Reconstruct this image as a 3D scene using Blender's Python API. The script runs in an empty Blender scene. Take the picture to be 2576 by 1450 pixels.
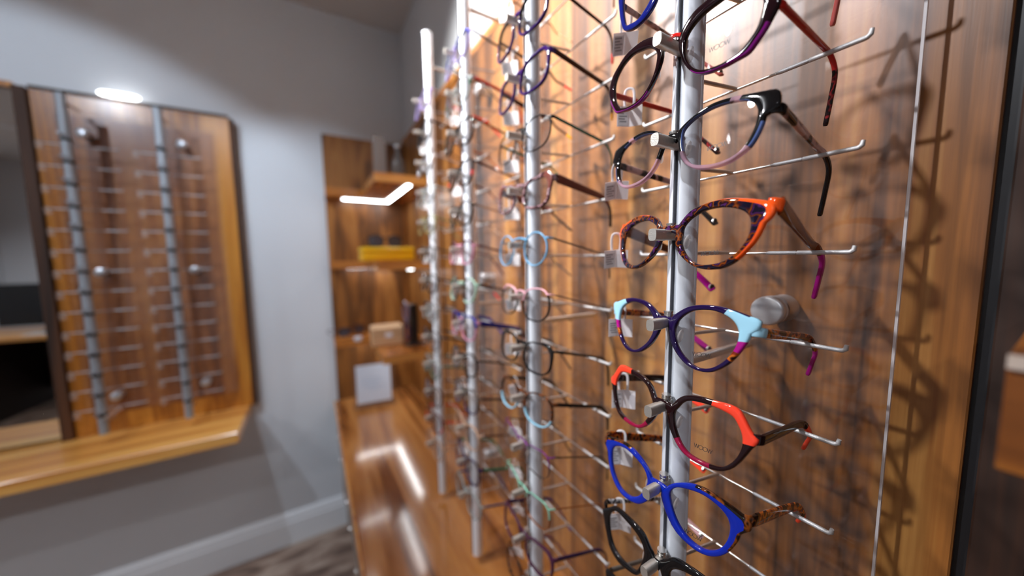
import bpy, math, random
from mathutils import Vector, Matrix
random.seed(7)
scene = bpy.context.scene
COL = scene.collection
PI = math.pi
Z0 = 1.42                      # eye height: everything below is written with z = 0 at the lens, then lifted

# ---------------------------------------------------------------- camera
FPX = 845.7
cam = bpy.data.cameras.new('camera'); camo = bpy.data.objects.new('camera', cam); COL.objects.link(camo)
cam.sensor_width = 36.0; cam.lens = 36.0 * FPX / 2576.0
cam.clip_start = 0.01; cam.clip_end = 60
cR = Vector((0.86008606, -0.5099595, -0.01390214)); cU = Vector((0.05915763, 0.07263252, 0.99560278)); cW = Vector((0.50670735, 0.85712649, -0.09263822))
M = Matrix.Identity(4)
for i in range(3):
    M[i][0] = cR[i]; M[i][1] = cU[i]; M[i][2] = -cW[i]
camo.matrix_world = M
cam.dof.use_dof = True; cam.dof.focus_distance = 0.298; cam.dof.aperture_fstop = 1.6
cam.dof.aperture_blades = 0
scene.camera = camo
scene.view_settings.view_transform = 'Standard'; scene.view_settings.look = 'None'
scene.view_settings.gamma = 1.0; scene.view_settings.use_curve_mapping = False
scene.view_settings.exposure = 1.1
w = bpy.data.worlds.new('world'); scene.world = w; w.use_nodes = True
w.node_tree.nodes['Background'].inputs[0].default_value = (0.5, 0.5, 0.5, 1)
w.node_tree.nodes['Background'].inputs[1].default_value = 0.05
scene.cycles.transparent_max_bounces = 40
scene.cycles.max_bounces = 10
scene.cycles.glossy_bounces = 5
scene.cycles.caustics_reflective = False
scene.cycles.caustics_refractive = False
scene.cycles.sample_clamp_indirect = 6.0
scene.cycles.use_denoising = True

# ---------------------------------------------------------------- lights (ceiling spot heads; fittings are built below)
# name, position, aim, full angle, blend, watts, colour
SPOTS = [
    ((-0.50, 0.80, 1.02), (0.46, 0.74, 0.36), 74, 1.0, 132, (1.0, 0.97, 0.94)),
    ((-1.00, 0.65, 1.00), (-0.95, 1.93, -0.30), 88, 0.25, 22, (0.74, 0.86, 1.0)),
    ((-0.80, 0.45, 1.00), (0.40, 0.34, 0.05), 60, 0.9, 32, (0.93, 0.95, 1.0)),  # added fill head, brightens the nearest pole
    ((-0.55, 0.95, 1.00), (0.14, 1.93, -0.30), 66, 0.5, 19, (0.74, 0.86, 1.0)),
]
DOWN = [((-2.19, -1.02), 17), ((-1.9, 0.9), 15), ((-0.9, -1.0), 13), ((-2.3, 0.1), 12)]  # first shows in the mirror; the others are unseen, added for ambient fill
CEIL = 1.18

def spot_light(loc, aim, ang, blend, watt, colr, rad=0.022):
    l = bpy.data.lights.new('spot_lamp', 'SPOT'); l.energy = watt; l.spot_size = math.radians(ang); l.spot_blend = blend
    l.shadow_soft_size = rad; l.color = colr
    o = bpy.data.objects.new('spot_lamp', l); COL.objects.link(o); o.location = loc
    d = Vector(aim) - Vector(loc); o.rotation_euler = d.to_track_quat('-Z', 'Y').to_euler()
    return o
for i_, s in enumerate(SPOTS): spot_light(*s, rad=.034 if i_ == 0 else .022)
for (x, y), e in DOWN: spot_light((x, y, CEIL - 0.03), (x, y, 0), 140, 0.5, e, (0.95, 0.96, 1.0), 0.04)

# ---------------------------------------------------------------- materials
MATS = {}
def rgb(h):
    h = h.lstrip('#'); c = [int(h[i:i+2], 16) / 255 for i in (0, 2, 4)]
    return tuple(x / 12.92 if x <= 0.04045 else ((x + 0.055) / 1.055) ** 2.4 for x in c) + (1,)
def newmat(name):
    m = bpy.data.materials.new(name); m.use_nodes = True; MATS[name] = m
    return m, m.node_tree.nodes, m.node_tree.links, m.node_tree.nodes['Principled BSDF']
def plain(name, col, rough=0.5, metal=0.0, alpha=1.0, coat=0.0, bump=0.0, bscale=400, spec=0.5, vary=0.06):
    if name in MATS: return MATS[name]
    m, N, L, B = newmat(name)
    col = rgb(col) if isinstance(col, str) else col
    tc = N.new('ShaderNodeTexCoord'); nz = N.new('ShaderNodeTexNoise'); nz.inputs['Scale'].default_value = bscale * 0.25
    L.new(tc.outputs['Object'], nz.inputs['Vector'])
    mx = N.new('ShaderNodeMix'); mx.data_type = 'RGBA'
    mx.inputs[6].default_value = tuple(c * (1 - vary) for c in col[:3]) + (1,); mx.inputs[7].default_value = tuple(min(1, c * (1 + vary)) for c in col[:3]) + (1,)
    L.new(nz.outputs['Fac'], mx.inputs[0]); L.new(mx.outputs[2], B.inputs['Base Color'])
    B.inputs['Roughness'].default_value = rough; B.inputs['Metallic'].default_value = metal
    B.inputs['Alpha'].default_value = alpha; B.inputs['Coat Weight'].default_value = coat
    B.inputs['Specular IOR Level'].default_value = spec
    if bump:
        nb = N.new('ShaderNodeTexNoise'); nb.inputs['Scale'].default_value = bscale; L.new(tc.outputs['Object'], nb.inputs['Vector'])
        bp = N.new('ShaderNodeBump'); bp.inputs['Strength'].default_value = bump; bp.inputs['Distance'].default_value = 0.002
        L.new(nb.outputs['Fac'], bp.inputs['Height']); L.new(bp.outputs['Normal'], B.inputs['Normal'])
    return m
def emit(name, col, strength):
    if name in MATS: return MATS[name]
    m, N, L, B = newmat(name)
    B.inputs['Base Color'].default_value = (0.8, 0.8, 0.8, 1)
    B.inputs['Emission Color'].default_value = col; B.inputs['Emission Strength'].default_value = strength
    return m
def wood(name, stops, axis=2, sc=7.0, stretch=0.09, rough=0.3, coat=0.3, dist=1.2, seed=0.0, fine=1.0):
    m, N, L, B = newmat(name)
    tc = N.new('ShaderNodeTexCoord'); mp = N.new('ShaderNodeMapping'); L.new(tc.outputs['Object'], mp.inputs['Vector'])
    s = [sc, sc, sc]; s[axis] = sc * stretch; mp.inputs['Scale'].default_value = s
    mp.inputs['Location'].default_value = (seed, seed * 1.7, seed * 0.6)
    n1 = N.new('ShaderNodeTexNoise'); n1.inputs['Scale'].default_value = 1.0; n1.inputs['Detail'].default_value = 5; n1.inputs['Distortion'].default_value = dist
    L.new(mp.outputs['Vector'], n1.inputs['Vector'])
    # growth rings: contour bands of the slow noise
    mu = N.new('ShaderNodeMath'); mu.operation = 'MULTIPLY'; mu.inputs[1].default_value = 9.0; L.new(n1.outputs['Fac'], mu.inputs[0])
    fr = N.new('ShaderNodeMath'); fr.operation = 'PINGPONG'; fr.inputs[1].default_value = 1.0; L.new(mu.outputs[0], fr.inputs[0])
    mp2 = N.new('ShaderNodeMapping'); L.new(tc.outputs['Object'], mp2.inputs['Vector'])
    s2 = [sc * 22, sc * 22, sc * 22]; s2[axis] = sc * 0.7; mp2.inputs['Scale'].default_value = s2
    n2 = N.new('ShaderNodeTexNoise'); n2.inputs['Scale'].default_value = 1.0; n2.inputs['Detail'].default_value = 3; L.new(mp2.outputs['Vector'], n2.inputs['Vector'])
    a = N.new('ShaderNodeMath'); a.operation = 'MULTIPLY_ADD'; a.inputs[1].default_value = 0.35; L.new(fr.outputs[0], a.inputs[0])
    b = N.new('ShaderNodeMath'); b.operation = 'MULTIPLY'; b.inputs[1].default_value = 0.62; L.new(n1.outputs['Fac'], b.inputs[0]); L.new(b.outputs[0], a.inputs[2])
    c = N.new('ShaderNodeMath'); c.operation = 'MULTIPLY_ADD'; c.inputs[1].default_value = 0.3 * fine; L.new(n2.outputs['Fac'], c.inputs[0]); L.new(a.outputs[0], c.inputs[2])
    cr = N.new('ShaderNodeValToRGB'); L.new(c.outputs[0], cr.inputs['Fac'])
    el = cr.color_ramp.elements
    el[0].position, el[0].color = stops[0][0], rgb(stops[0][1]); el[1].position, el[1].color = stops[-1][0], rgb(stops[-1][1])
    for p, h in stops[1:-1]:
        e = el.new(p); e.color = rgb(h)
    L.new(cr.outputs['Color'], B.inputs['Base Color'])
    B.inputs['Roughness'].default_value = rough; B.inputs['Coat Weight'].default_value = coat; B.inputs['Coat Roughness'].default_value = rough * 0.6
    bp = N.new('ShaderNodeBump'); bp.inputs['Strength'].default_value = 0.12; bp.inputs['Distance'].default_value = 0.001
    L.new(n2.outputs['Fac'], bp.inputs['Height']); L.new(bp.outputs['Normal'], B.inputs['Normal'])
    return m
def tortoise(name, cols, sc=230, rough=0.05):
    if name in MATS: return MATS[name]
    m, N, L, B = newmat(name)
    tc = N.new('ShaderNodeTexCoord'); nz = N.new('ShaderNodeTexNoise'); nz.inputs['Scale'].default_value = sc * 0.55; nz.inputs['Detail'].default_value = 1; nz.inputs['Distortion'].default_value = 0.05
    L.new(tc.outputs['Object'], nz.inputs['Vector'])
    cr = N.new('ShaderNodeValToRGB'); L.new(nz.outputs['Fac'], cr.inputs['Fac']); el = cr.color_ramp.elements
    n = len(cols)
    el[0].position, el[0].color = 0.36, rgb(cols[0]); el[1].position, el[1].color = 0.64, rgb(cols[-1])
    for i, h in enumerate(cols[1:-1]):
        e = el.new(0.36 + 0.28 * (i + 1) / (n - 1)); e.color = rgb(h)
    L.new(cr.outputs['Color'], B.inputs['Base Color'])
    B.inputs['Roughness'].default_value = rough; B.inputs['Coat Weight'].default_value = 0.1; B.inputs['Coat Roughness'].default_value = 0.04
    return m
def sheet(name, tint=(0.985, 0.985, 0.985), ior=1.45, rough=0.0, haze=0.0):
    """clear sheet: see-through with a Fresnel reflection"""
    m, N, L, B = newmat(name); N.remove(B); out = N['Material Output']
    tr = N.new('ShaderNodeBsdfTransparent'); tr.inputs[0].default_value = tint + (1,)
    gl = N.new('ShaderNodeBsdfGlossy'); gl.inputs['Roughness'].default_value = rough
    lw = N.new('ShaderNodeLayerWeight'); lw.inputs['Blend'].default_value = 0.5
    f0 = ((ior - 1) / (ior + 1)) ** 2
    pw = N.new('ShaderNodeMath'); pw.operation = 'POWER'; pw.inputs[1].default_value = 5.0; L.new(lw.outputs['Facing'], pw.inputs[0])
    fr = N.new('ShaderNodeMath'); fr.operation = 'MULTIPLY_ADD'; fr.inputs[1].default_value = 1 - f0; fr.inputs[2].default_value = f0; L.new(pw.outputs[0], fr.inputs[0])
    mx = N.new('ShaderNodeMixShader'); L.new(fr.outputs[0], mx.inputs[0]); L.new(tr.outputs[0], mx.inputs[1]); L.new(gl.outputs[0], mx.inputs[2])
    last = mx
    if haze:
        df = N.new('ShaderNodeBsdfDiffuse'); df.inputs[0].default_value = (0.85, 0.85, 0.88, 1)
        m2 = N.new('ShaderNodeMixShader'); m2.inputs[0].default_value = haze
        L.new(mx.outputs[0], m2.inputs[1]); L.new(df.outputs[0], m2.inputs[2]); last = m2
    L.new(last.outputs[0], out.inputs[0])
    return m
def frosted(name, col='#e8e8ee', mix=0.5):
    if name in MATS: return MATS[name]
    m, N, L, B = newmat(name); out = N['Material Output']
    B.inputs['Base Color'].default_value = rgb(col); B.inputs['Roughness'].default_value = 0.25
    tr = N.new('ShaderNodeBsdfTransparent'); mx = N.new('ShaderNodeMixShader'); mx.inputs[0].default_value = mix
    L.new(tr.outputs[0], mx.inputs[1]); L.new(B.outputs[0], mx.inputs[2]); L.new(mx.outputs[0], out.inputs[0])
    return m
def acetate(name, col, alpha=1.0, rough=0.045):
    """glossy spectacle plastic; alpha < 1 lets light through the tinted body"""
    if name in MATS: return MATS[name]
    m, N, L, B = newmat(name); c = rgb(col)
    B.inputs['Base Color'].default_value = c; B.inputs['Roughness'].default_value = rough
    B.inputs['Coat Weight'].default_value = 0.15; B.inputs['Coat Roughness'].default_value = 0.03
    if alpha < 1:
        out = N['Material Output']; tr = N.new('ShaderNodeBsdfTransparent')
        tr.inputs[0].default_value = tuple(0.35 + 0.65 * x ** 0.5 for x in c[:3]) + (1,)
        mx = N.new('ShaderNodeMixShader'); mx.inputs[0].default_value = alpha
        L.new(tr.outputs[0], mx.inputs[1]); L.new(B.outputs[0], mx.inputs[2]); L.new(mx.outputs[0], out.inputs[0])
    return m

PAINT = plain('wall_paint', (0.66, 0.69, 0.73, 1), 0.75, bump=0.05, bscale=300, vary=0.015)
CEILP = plain('ceiling_paint', (0.66, 0.65, 0.64, 1), 0.85, vary=0.01)
TRIMW = plain('trim_paint', (0.78, 0.80, 0.83, 1), 0.35, vary=0.01)
VENEER = wood('wall_veneer', [(0.36, '#351c0a'), (0.50, '#6b4019'), (0.66, '#945d28'), (0.88, '#b58142')], 2, 10.0, 0.035, 0.42, 0.15, dist=.12)
CORNERW = wood('corner_veneer', [(0.32, '#331a09'), (0.5, '#69401c'), (0.68, '#8b5726'), (0.85, '#a06a33')], 2, 9.0, 0.08, 0.4, 0.1, seed=3.1)
TOPWOOD = wood('worktop_veneer', [(0.34, '#4e270e'), (0.48, '#7d481e'), (0.66, '#9c6230'), (0.85, '#b57a42')], 1, 5.0, 0.10, 0.17, 0.6, seed=5.3)
SHELFW = wood('shelf_veneer', [(0.32, '#5c2c0d'), (0.5, '#8d4f1e'), (0.68, '#a9632b'), (0.85, '#bd7838')], 1, 6.0, 0.10, 0.22, 0.4, seed=9.3)
SHELFE = wood('shelf_edge', [(0.32, '#9a5c26'), (0.5, '#b87434'), (0.68, '#c88645'), (0.85, '#d3974f')], 0, 6.0, 0.10, 0.25, 0.4, seed=1.3)
SILLW = wood('sill_oak', [(0.30, '#a8642a'), (0.5, '#cd8a40'), (0.68, '#e09f50'), (0.85, '#eab464')], 0, 5.0, 0.08, 0.28, 0.4, seed=2.2)
PANELW = wood('far_panel_veneer', [(0.30, '#5c3014'), (0.48, '#7c4519'), (0.66, '#965825'), (0.85, '#a86a30')], 2, 8.0, 0.07, 0.35, 0.3, seed=7.7)
PANELO = wood('far_panel_border', [(0.30, '#5a2d0c'), (0.48, '#9a5c1f'), (0.66, '#b87528'), (0.85, '#c98835')], 2, 8.0, 0.07, 0.35, 0.3, seed=4.4)
DARKW = wood('dark_veneer_and_shade', [(0.30, '#120804'), (0.5, '#2c1609'), (0.7, '#44250f'), (0.85, '#543015')], 2, 8.0, 0.06, 0.7, 0.0, seed=6.6)
ALU = plain('anodised_aluminium', (0.78, 0.83, 0.91, 1), 0.42, 0.2, bump=0.02, bscale=900, vary=0.02)
ALUD = plain('slot_shadow_gap', (0.05, 0.05, 0.06, 1), 0.5, 0.3)
STEEL = plain('brushed_steel', (0.70, 0.69, 0.67, 1), 0.26, 0.95, bump=0.05, bscale=1500)
PEWTER = plain('cast_pewter', (0.62, 0.60, 0.56, 1), 0.42, 0.8, bump=0.12, bscale=1200)
CAPM = plain('satin_cap', (0.60, 0.62, 0.66, 1), 0.38, 0.8, vary=0.01)
BLACKM = plain('black_plastic', (0.012, 0.012, 0.014, 1), 0.35)
SLEEVE = plain('ribbed_metal_sleeve', (0.50, 0.50, 0.51, 1), 0.5, 0.6, bump=0.25, bscale=1800)
ACRYL = sheet('clear_acrylic', (0.97, 0.97, 0.98), 1.49, 0.012, 0.013)
ACEDGE = plain('acrylic_edge', (0.75, 0.72, 0.74, 1), 0.2, alpha=0.75)
LENS = sheet('demo_lens', (0.985, 0.985, 0.99), 1.5, 0.0)
PADM = frosted('nose_pad_silicone', '#d9d2cf', 0.35)
TAGM = frosted('tag_plastic', '#f6f4f8', 0.74)
TAGP = plain('tag_paper', (0.80, 0.79, 0.81, 1), 0.6)
INKG = plain('grey_ink', (0.18, 0.18, 0.19, 1), 0.6)
INK = plain('black_ink', (0.02, 0.02, 0.025, 1), 0.5)
LEDM = emit('led_diffuser', (0.95, 0.98, 1.0, 1), 9.0)
LAMPM = emit('lamp_face', (0.97, 0.98, 1.0, 1), 30.0)

# ---------------------------------------------------------------- mesh helpers
class G:
    """collects geometry, links it as ONE mesh object"""
    def __init__(s): s.v = []; s.f = []; s.m = []; s.sm = []
    def add(s, vs, fs, mi=0, smooth=False):
        o = len(s.v); s.v += [tuple(p) for p in vs]
        for i, f in enumerate(fs):
            s.f.append(tuple(a + o for a in f)); s.m.append(mi[i] if isinstance(mi, list) else mi); s.sm.append(smooth)
        return s
    def box(s, x0, x1, y0, y1, z0, z1, mi=0, b=0.0):
        if b <= 0:
            vs = [(x, y, z) for z in (z0, z1) for y in (y0, y1) for x in (x0, x1)]
            return s.add(vs, [(0, 2, 3, 1), (4, 5, 7, 6), (0, 1, 5, 4), (2, 6, 7, 3), (0, 4, 6, 2), (1, 3, 7, 5)], mi)
        # chamfered box
        vs = []; fs = []
        for sx, x in ((-1, x0), (1, x1)):
            for sy, y in ((-1, y0), (1, y1)):
                for sz, z in ((-1, z0), (1, z1)):
                    vs += [(x, y - sy * b, z - sz * b), (x - sx * b, y, z - sz * b), (x - sx * b, y - sy * b, z)]
        def I(i, j, k, a): return (i * 4 + j * 2 + k) * 3 + a
        for i in (0, 1): fs.append((I(i, 0, 0, 0), I(i, 1, 0, 0), I(i, 1, 1, 0), I(i, 0, 1, 0)))
        for j in (0, 1): fs.append((I(0, j, 0, 1), I(1, j, 0, 1), I(1, j, 1, 1), I(0, j, 1, 1)))
        for k in (0, 1): fs.append((I(0, 0, k, 2), I(1, 0, k, 2), I(1, 1, k, 2), I(0, 1, k, 2)))
        for i in (0, 1):
            for j in (0, 1): fs.append((I(i, j, 0, 0), I(i, j, 1, 0), I(i, j, 1, 1), I(i, j, 0, 1)))
            for k in (0, 1): fs.append((I(i, 0, k, 0), I(i, 1, k, 0), I(i, 1, k, 2), I(i, 0, k, 2)))
        for j in (0, 1):
            for k in (0, 1): fs.append((I(0, j, k, 1), I(1, j, k, 1), I(1, j, k, 2), I(0, j, k, 2)))
        for i in (0, 1):
            for j in (0, 1):
                for k in (0, 1): fs.append((I(i, j, k, 0), I(i, j, k, 1), I(i, j, k, 2)))
        return s.add(vs, fs, mi)
    def prism(s, poly, axis, a, b, mi=0, smooth=False, caps=True):
        def P(p, t):
            if axis == 2: return (p[0], p[1], t)
            if axis == 1: return (p[0], t, p[1])
            return (t, p[0], p[1])
        n = len(poly); vs = [P(p, a) for p in poly] + [P(p, b) for p in poly]
        s.add(vs, [(i, (i + 1) % n, n + (i + 1) % n, n + i) for i in range(n)], mi, smooth)
        if caps:
            s.add([P(p, a) for p in poly], [tuple(range(n))], mi if not isinstance(mi, list) else mi[0])
            s.add([P(p, b) for p in poly], [tuple(range(n))], mi if not isinstance(mi, list) else mi[0])
        return s
    def tube(s, pts, rad, n=10, mi=0, cap=True, smooth=True):
        pts = [Vector(p) for p in pts]; R = rad if isinstance(rad, (list, tuple)) else [rad] * len(pts)
        rings = []; prev = None
        for i, p in enumerate(pts):
            t = (pts[min(i + 1, len(pts) - 1)] - pts[max(i - 1, 0)]).normalized()
            if prev is None:
                a = Vector((0, 0, 1)) if abs(t.z) < 0.9 else Vector((1, 0, 0)); u = t.cross(a).normalized()
            else: u = (prev - t * prev.dot(t)).normalized()
            prev = u; v = t.cross(u)
            rings.append([p + (u * math.cos(2 * PI * k / n) + v * math.sin(2 * PI * k / n)) * R[i] for k in range(n)])
        vs = [q for r in rings for q in r]; fs = []
        for i in range(len(pts) - 1):
            for k in range(n): fs.append((i * n + k, i * n + (k + 1) % n, (i + 1) * n + (k + 1) % n, (i + 1) * n + k))
        s.add(vs, fs, mi, smooth)
        if cap: s.add(rings[0], [tuple(range(n))], mi); s.add(rings[-1], [tuple(range(n))], mi)
        return s
    def lathe(s, prof, origin, axis=2, n=24, mi=0, smooth=True):
        o = Vector(origin); vs = []; fs = []
        for r, h in prof:
            for k in range(n):
                a = 2 * PI * k / n; c, d = r * math.cos(a), r * math.sin(a)
                vs.append(o + Vector([(c, d, h), (c, h, d), (h, c, d)][{2: 0, 1: 1, 0: 2}[axis]]))
        for i in range(len(prof) - 1):
            for k in range(n): fs.append((i * n + k, i * n + (k + 1) % n, (i + 1) * n + (k + 1) % n, (i + 1) * n + k))
        s.add(vs, fs, mi, smooth)
        s.add(vs[:n], [tuple(range(n))], mi); s.add(vs[-n:], [tuple(range(n))], mi)
        return s
    def build(s, name, mats, parent=None, label=None):
        me = bpy.data.meshes.new(name); me.from_pydata(s.v, [], s.f); me.update()
        for m in (mats if isinstance(mats, (list, tuple)) else [mats]): me.materials.append(m)
        me.polygons.foreach_set('material_index', s.m); me.polygons.foreach_set('use_smooth', s.sm)
        import bmesh as _b
        bm = _b.new(); bm.from_mesh(me); _b.ops.recalc_face_normals(bm, faces=bm.faces); bm.to_mesh(me); bm.free()
        o = bpy.data.objects.new(name, me); COL.objects.link(o)
        if parent is not None: o.parent = parent
        if label: o['label'] = label
        return o
def thing(name, label, cat, loc=(0, 0, 0), rz=0.0, group=None):
    o = bpy.data.objects.new(name, None); COL.objects.link(o); o.location = loc; o.rotation_euler = (0, 0, rz)
    o.empty_display_size = 0.02
    o['label'] = label; o['category'] = cat
    if group: o['group'] = group
    return o
def tag(o, label, cat, group=None):
    o['label'] = label; o['category'] = cat
    if group: o['group'] = group
    return o
def struct(name, g, m):
    o = g.build(name, m); o['kind'] = 'structure'; return o
def copy_tree(o, parent=None):
    c = o.copy(); COL.objects.link(c)
    if parent is not None: c.parent = parent
    for ch in list(o.children): copy_tree(ch, c)
    return c
# ---------------------------------------------------------------- the room
XW, YB, XL, YN, FL = 0.46, 1.93, -3.1, -2.6, -1.42
struct('floor', G().box(XL - .1, XW + .1, YN - .1, YB + .1, FL - .05, FL), None or newmat('floor_dummy')[0])
fm, N, L, B = newmat('mottled_floor')
tc = N.new('ShaderNodeTexCoord'); n1 = N.new('ShaderNodeTexNoise'); n1.inputs['Scale'].default_value = 9; n1.inputs['Detail'].default_value = 5; n1.inputs['Distortion'].default_value = 1.2
mp = N.new('ShaderNodeMapping'); mp.inputs['Scale'].default_value = (0.5, 1.6, 1); mp.inputs['Rotation'].default_value = (0, 0, 0.5)
L.new(tc.outputs['Object'], mp.inputs[0]); L.new(mp.outputs[0], n1.inputs[0])
cr = N.new('ShaderNodeValToRGB'); e = cr.color_ramp.elements
e[0].position = .34; e[0].color = rgb('#5e4a40'); e[1].position = .68; e[1].color = rgb('#b3a091'); x = e.new(.5); x.color = rgb('#8b7466')
L.new(n1.outputs['Fac'], cr.inputs[0]); L.new(cr.outputs[0], B.inputs['Base Color']); B.inputs['Roughness'].default_value = .45
bpy.data.objects['floor'].data.materials[0] = fm
struct('ceiling', G().box(XL - .1, XW + .1, YN - .1, YB + .1, CEIL, CEIL + .05), CEILP)
struct('wall_right', G().box(XW + .012, XW + .1, YN - .1, YB + .1, FL, CEIL), PAINT)
struct('wall_back', G().box(XL - .1, XW + .1, YB, YB + .1, FL, CEIL), PAINT)
struct('wall_left', G().box(XL - .1, XL, YN - .1, YB + .1, FL, CEIL), PAINT)
struct('wall_front', G().box(XL - .1, XW + .1, YN - .1, YN, FL, CEIL), PAINT)
def baseboard(name, poly, axis, a, b): struct(name, G().prism(poly, axis, a, b), TRIMW)
bb = [(0, 0), (-.018, 0), (-.018, .115), (-.014, .122), (-.014, .135), (-.009, .15), (-.004, .16), (0, .163)]
baseboard('baseboard_back', [(YB + p[0], FL + p[1]) for p in bb], 0, XL, XW)
baseboard('baseboard_left', [(XL - p[0], FL + p[1]) for p in bb], 1, YN, YB)
# veneered lining of the right wall: wide boards with dark reveals between them
def lining(name, y0, y1, z0, z1, mat):
    return struct(name, G().box(XW, XW + .012, y0, y1, z0, z1, b=.0012), mat)
lining('trim_1', .0385, 1.93, FL, .612, VENEER)
lining('trim_2', .004, .031, FL, .612, DARKW)
lining('trim_3', -.60, -.001, FL, .612, DARKW)
struct('trim_6', G().box(XW + .0085, XW + .0118, -.62, .06, FL, .61), BLACKM)
struct('trim_4', G().box(XW - .004, XW + .012, .0385, 1.93, .612, .634, b=.001), SHELFE)
# veneered corner on the back wall
struct('trim_5', G().box(.074, XW, YB - .014, YB - .0005, FL, .607, b=.001), CORNERW)

# ---------------------------------------------------------------- desk with worktop
desk = thing('corner_desk', 'long glossy walnut desk top running under the eyewear racks to the back wall', 'desk', (.26, 1.0, FL))
G().box(-.197, .199, -1.55, .9145, .66, .69, b=.0015).build('worktop', [TOPWOOD], desk)
G().box(-.205, -.1975, -1.55, .9145, .658, .6905, b=.001).build('edge_band', [SHELFE], desk)
def rail(y0, y1, z): G().box(-.205, -.19, y0, y1, z, z + .034, b=.002).build('steel_rail', [STEEL], desk, 'grey steel rail under the desk edge')
rail(.18, .76, .575); rail(-.25, .15, .55)
for y in (.70, .50, .22, .12, -.05, -.20):
    z = .592 if y > .17 else .567
    G().lathe([(.006, -.006), (.008, -.004), (.008, 0)], (-.205, y, z), 0, 12).build('bolt', [STEEL], desk)
for y in (.86, -1.3):
    G().box(-.18, -.14, y - .02, y + .02, 0, .66, b=.002).build('leg', [STEEL], desk)
    G().box(.14, .18, y - .02, y + .02, 0, .66, b=.002).build('leg', [STEEL], desk)
G().box(.12, .19, -1.3, .88, .50, .66).build('back_rail', [DARKW], desk)

# ---------------------------------------------------------------- L-shaped corner shelves with light strips
def corner_shelf(ztop, th, label, yend):
    t = thing('corner_shelf', label, 'shelf', (XW, 1.916, ztop - th), 0, 'L-shaped shelves in the corner')
    x0 = .070 - XW; xs = .222 - XW; yb = 1.778 - 1.916; ye = yend - 1.916
    poly = [(x0, 0), (x0, yb), (xs, yb), (xs, ye), (-.001, ye), (-.001, 0)]
    G().prism(poly, 2, 0, th, 0).build('board', [SHELFW], t)
    G().box(x0, xs - .0015, yb - .0025, yb - .0002, 0.0005, th - .0005).build('edge_band', [SHELFE], t)
    G().box(xs - .0025, xs - .0002, ye, yb - .003, 0.0005, th - .0005).build('edge_band', [SHELFE], t)
    G().box(xs - .0025, -.002, ye - .0025, ye - .0002, 0.0005, th - .0005).build('edge_band', [SHELFE], t)
    w = .009; lx0, lx1, ly0, ly1 = .145 - XW, .352 - XW, ye + .012, 1.857 - 1.916
    s = G().prism([(lx0, ly1 - w), (lx0, ly1 + w), (lx1 + w, ly1 + w), (lx1 + w, ly0), (lx1 - w, ly0), (lx1 - w, ly1 - w)], 2, -.002, -.0003)
    s.build('light_strip', [LEDM], t, 'white L-shaped light strip glowing under the board')
    return t
corner_shelf(.328, .036, 'top corner shelf, above eye level, with clear sign holders on it', 1.385)
corner_shelf(-.010, .036, 'middle corner shelf at eye level carrying the yellow box', 1.40)
corner_shelf(-.390, .032, 'lowest corner shelf carrying the tan box and dark case', 1.385)

# things on the shelves
def case_box(name, label, loc, rz, sx, sy, sz, body, lidm, extra=None):
    t = thing(name, label, 'box', loc, rz)
    G().box(-sx / 2, sx / 2, -sy / 2, sy / 2, 0.0003, sz * .62, b=.004).build('body', [body], t)
    G().box(-sx / 2 - .001, sx / 2 + .001, -sy / 2 - .001, sy / 2 + .001, sz * .64, sz, b=.004).build('lid', [lidm], t)
    return t
YEL = plain('yellow_plastic', (1.0, .52, .01, 1), .35); YEL2 = plain('yellow_lid', (1.0, .58, .015, 1), .3)
TAN = plain('tan_card', '#c99f76', .6); TAN2 = plain('tan_card_lid', '#cfa77f', .6)
case_box('display_box', 'bright yellow box on the middle corner shelf under a pair of dark glasses', (.285, 1.56, -.010), .03, .215, .10, .058, YEL, YEL2)
tb = case_box('carton', 'tan card box with a white sticker on the lowest corner shelf', (.275, 1.60, -.390), -.06, .135, .09, .085, TAN, TAN2)
G().box(-.012, .018, -.0465, -.0455, .04, .058).build('sticker', [plain('white_sticker', (.8, .8, .82, 1), .5)], tb)
# upright dark case with rounded shoulders
t = thing('display_stand', 'upright black and purple eyewear stand beside the tan card box', 'stand', (.365, 1.52, -.390), .15)
G().box(.0, .03, -.02, .02, 0.0003, .185, b=.006).build('back_plate', [BLACKM], t)
G().box(-.025, .045, -.03, .03, 0.0003, .008, b=.003).build('foot', [BLACKM], t)
G().tube([(-.02, -.02, .03), (-.02, -.03, .06), (-.02, -.02, .095), (-.02, .005, .11), (-.02, .02, .09), (-.02, .02, .05), (-.02, 0, .028), (-.02, -.02, .03)], .006, 8).build('lower_ring', [acetate('plum_acetate', '#4a2c40')], t)
G().tube([(-.02, -.02, .115), (-.02, -.03, .145), (-.02, -.02, .18), (-.02, .005, .195), (-.02, .02, .175), (-.02, .02, .135), (-.02, 0, .113), (-.02, -.02, .115)], .006, 8).build('upper_ring', [acetate('mauve_acetate', '#7a6678')], t)
G().tube([(-.02, .0, .105), (.0, .0, .105)], .004, 8).build('ring_arm', [BLACKM], t)
t = thing('trinket_dish', 'tiny clear glass dish left of the tan card box', 'dish', (.165, 1.72, -.390), 0)
G().lathe([(.010, 0.0003), (.014, .002), (.018, .012), (.019, .022), (.016, .022), (.013, .006), (.002, .004)], (0, 0, 0), 2, 20).build('bowl', [frosted('dish_glass', '#dfe3ea', .5)], t)
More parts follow.
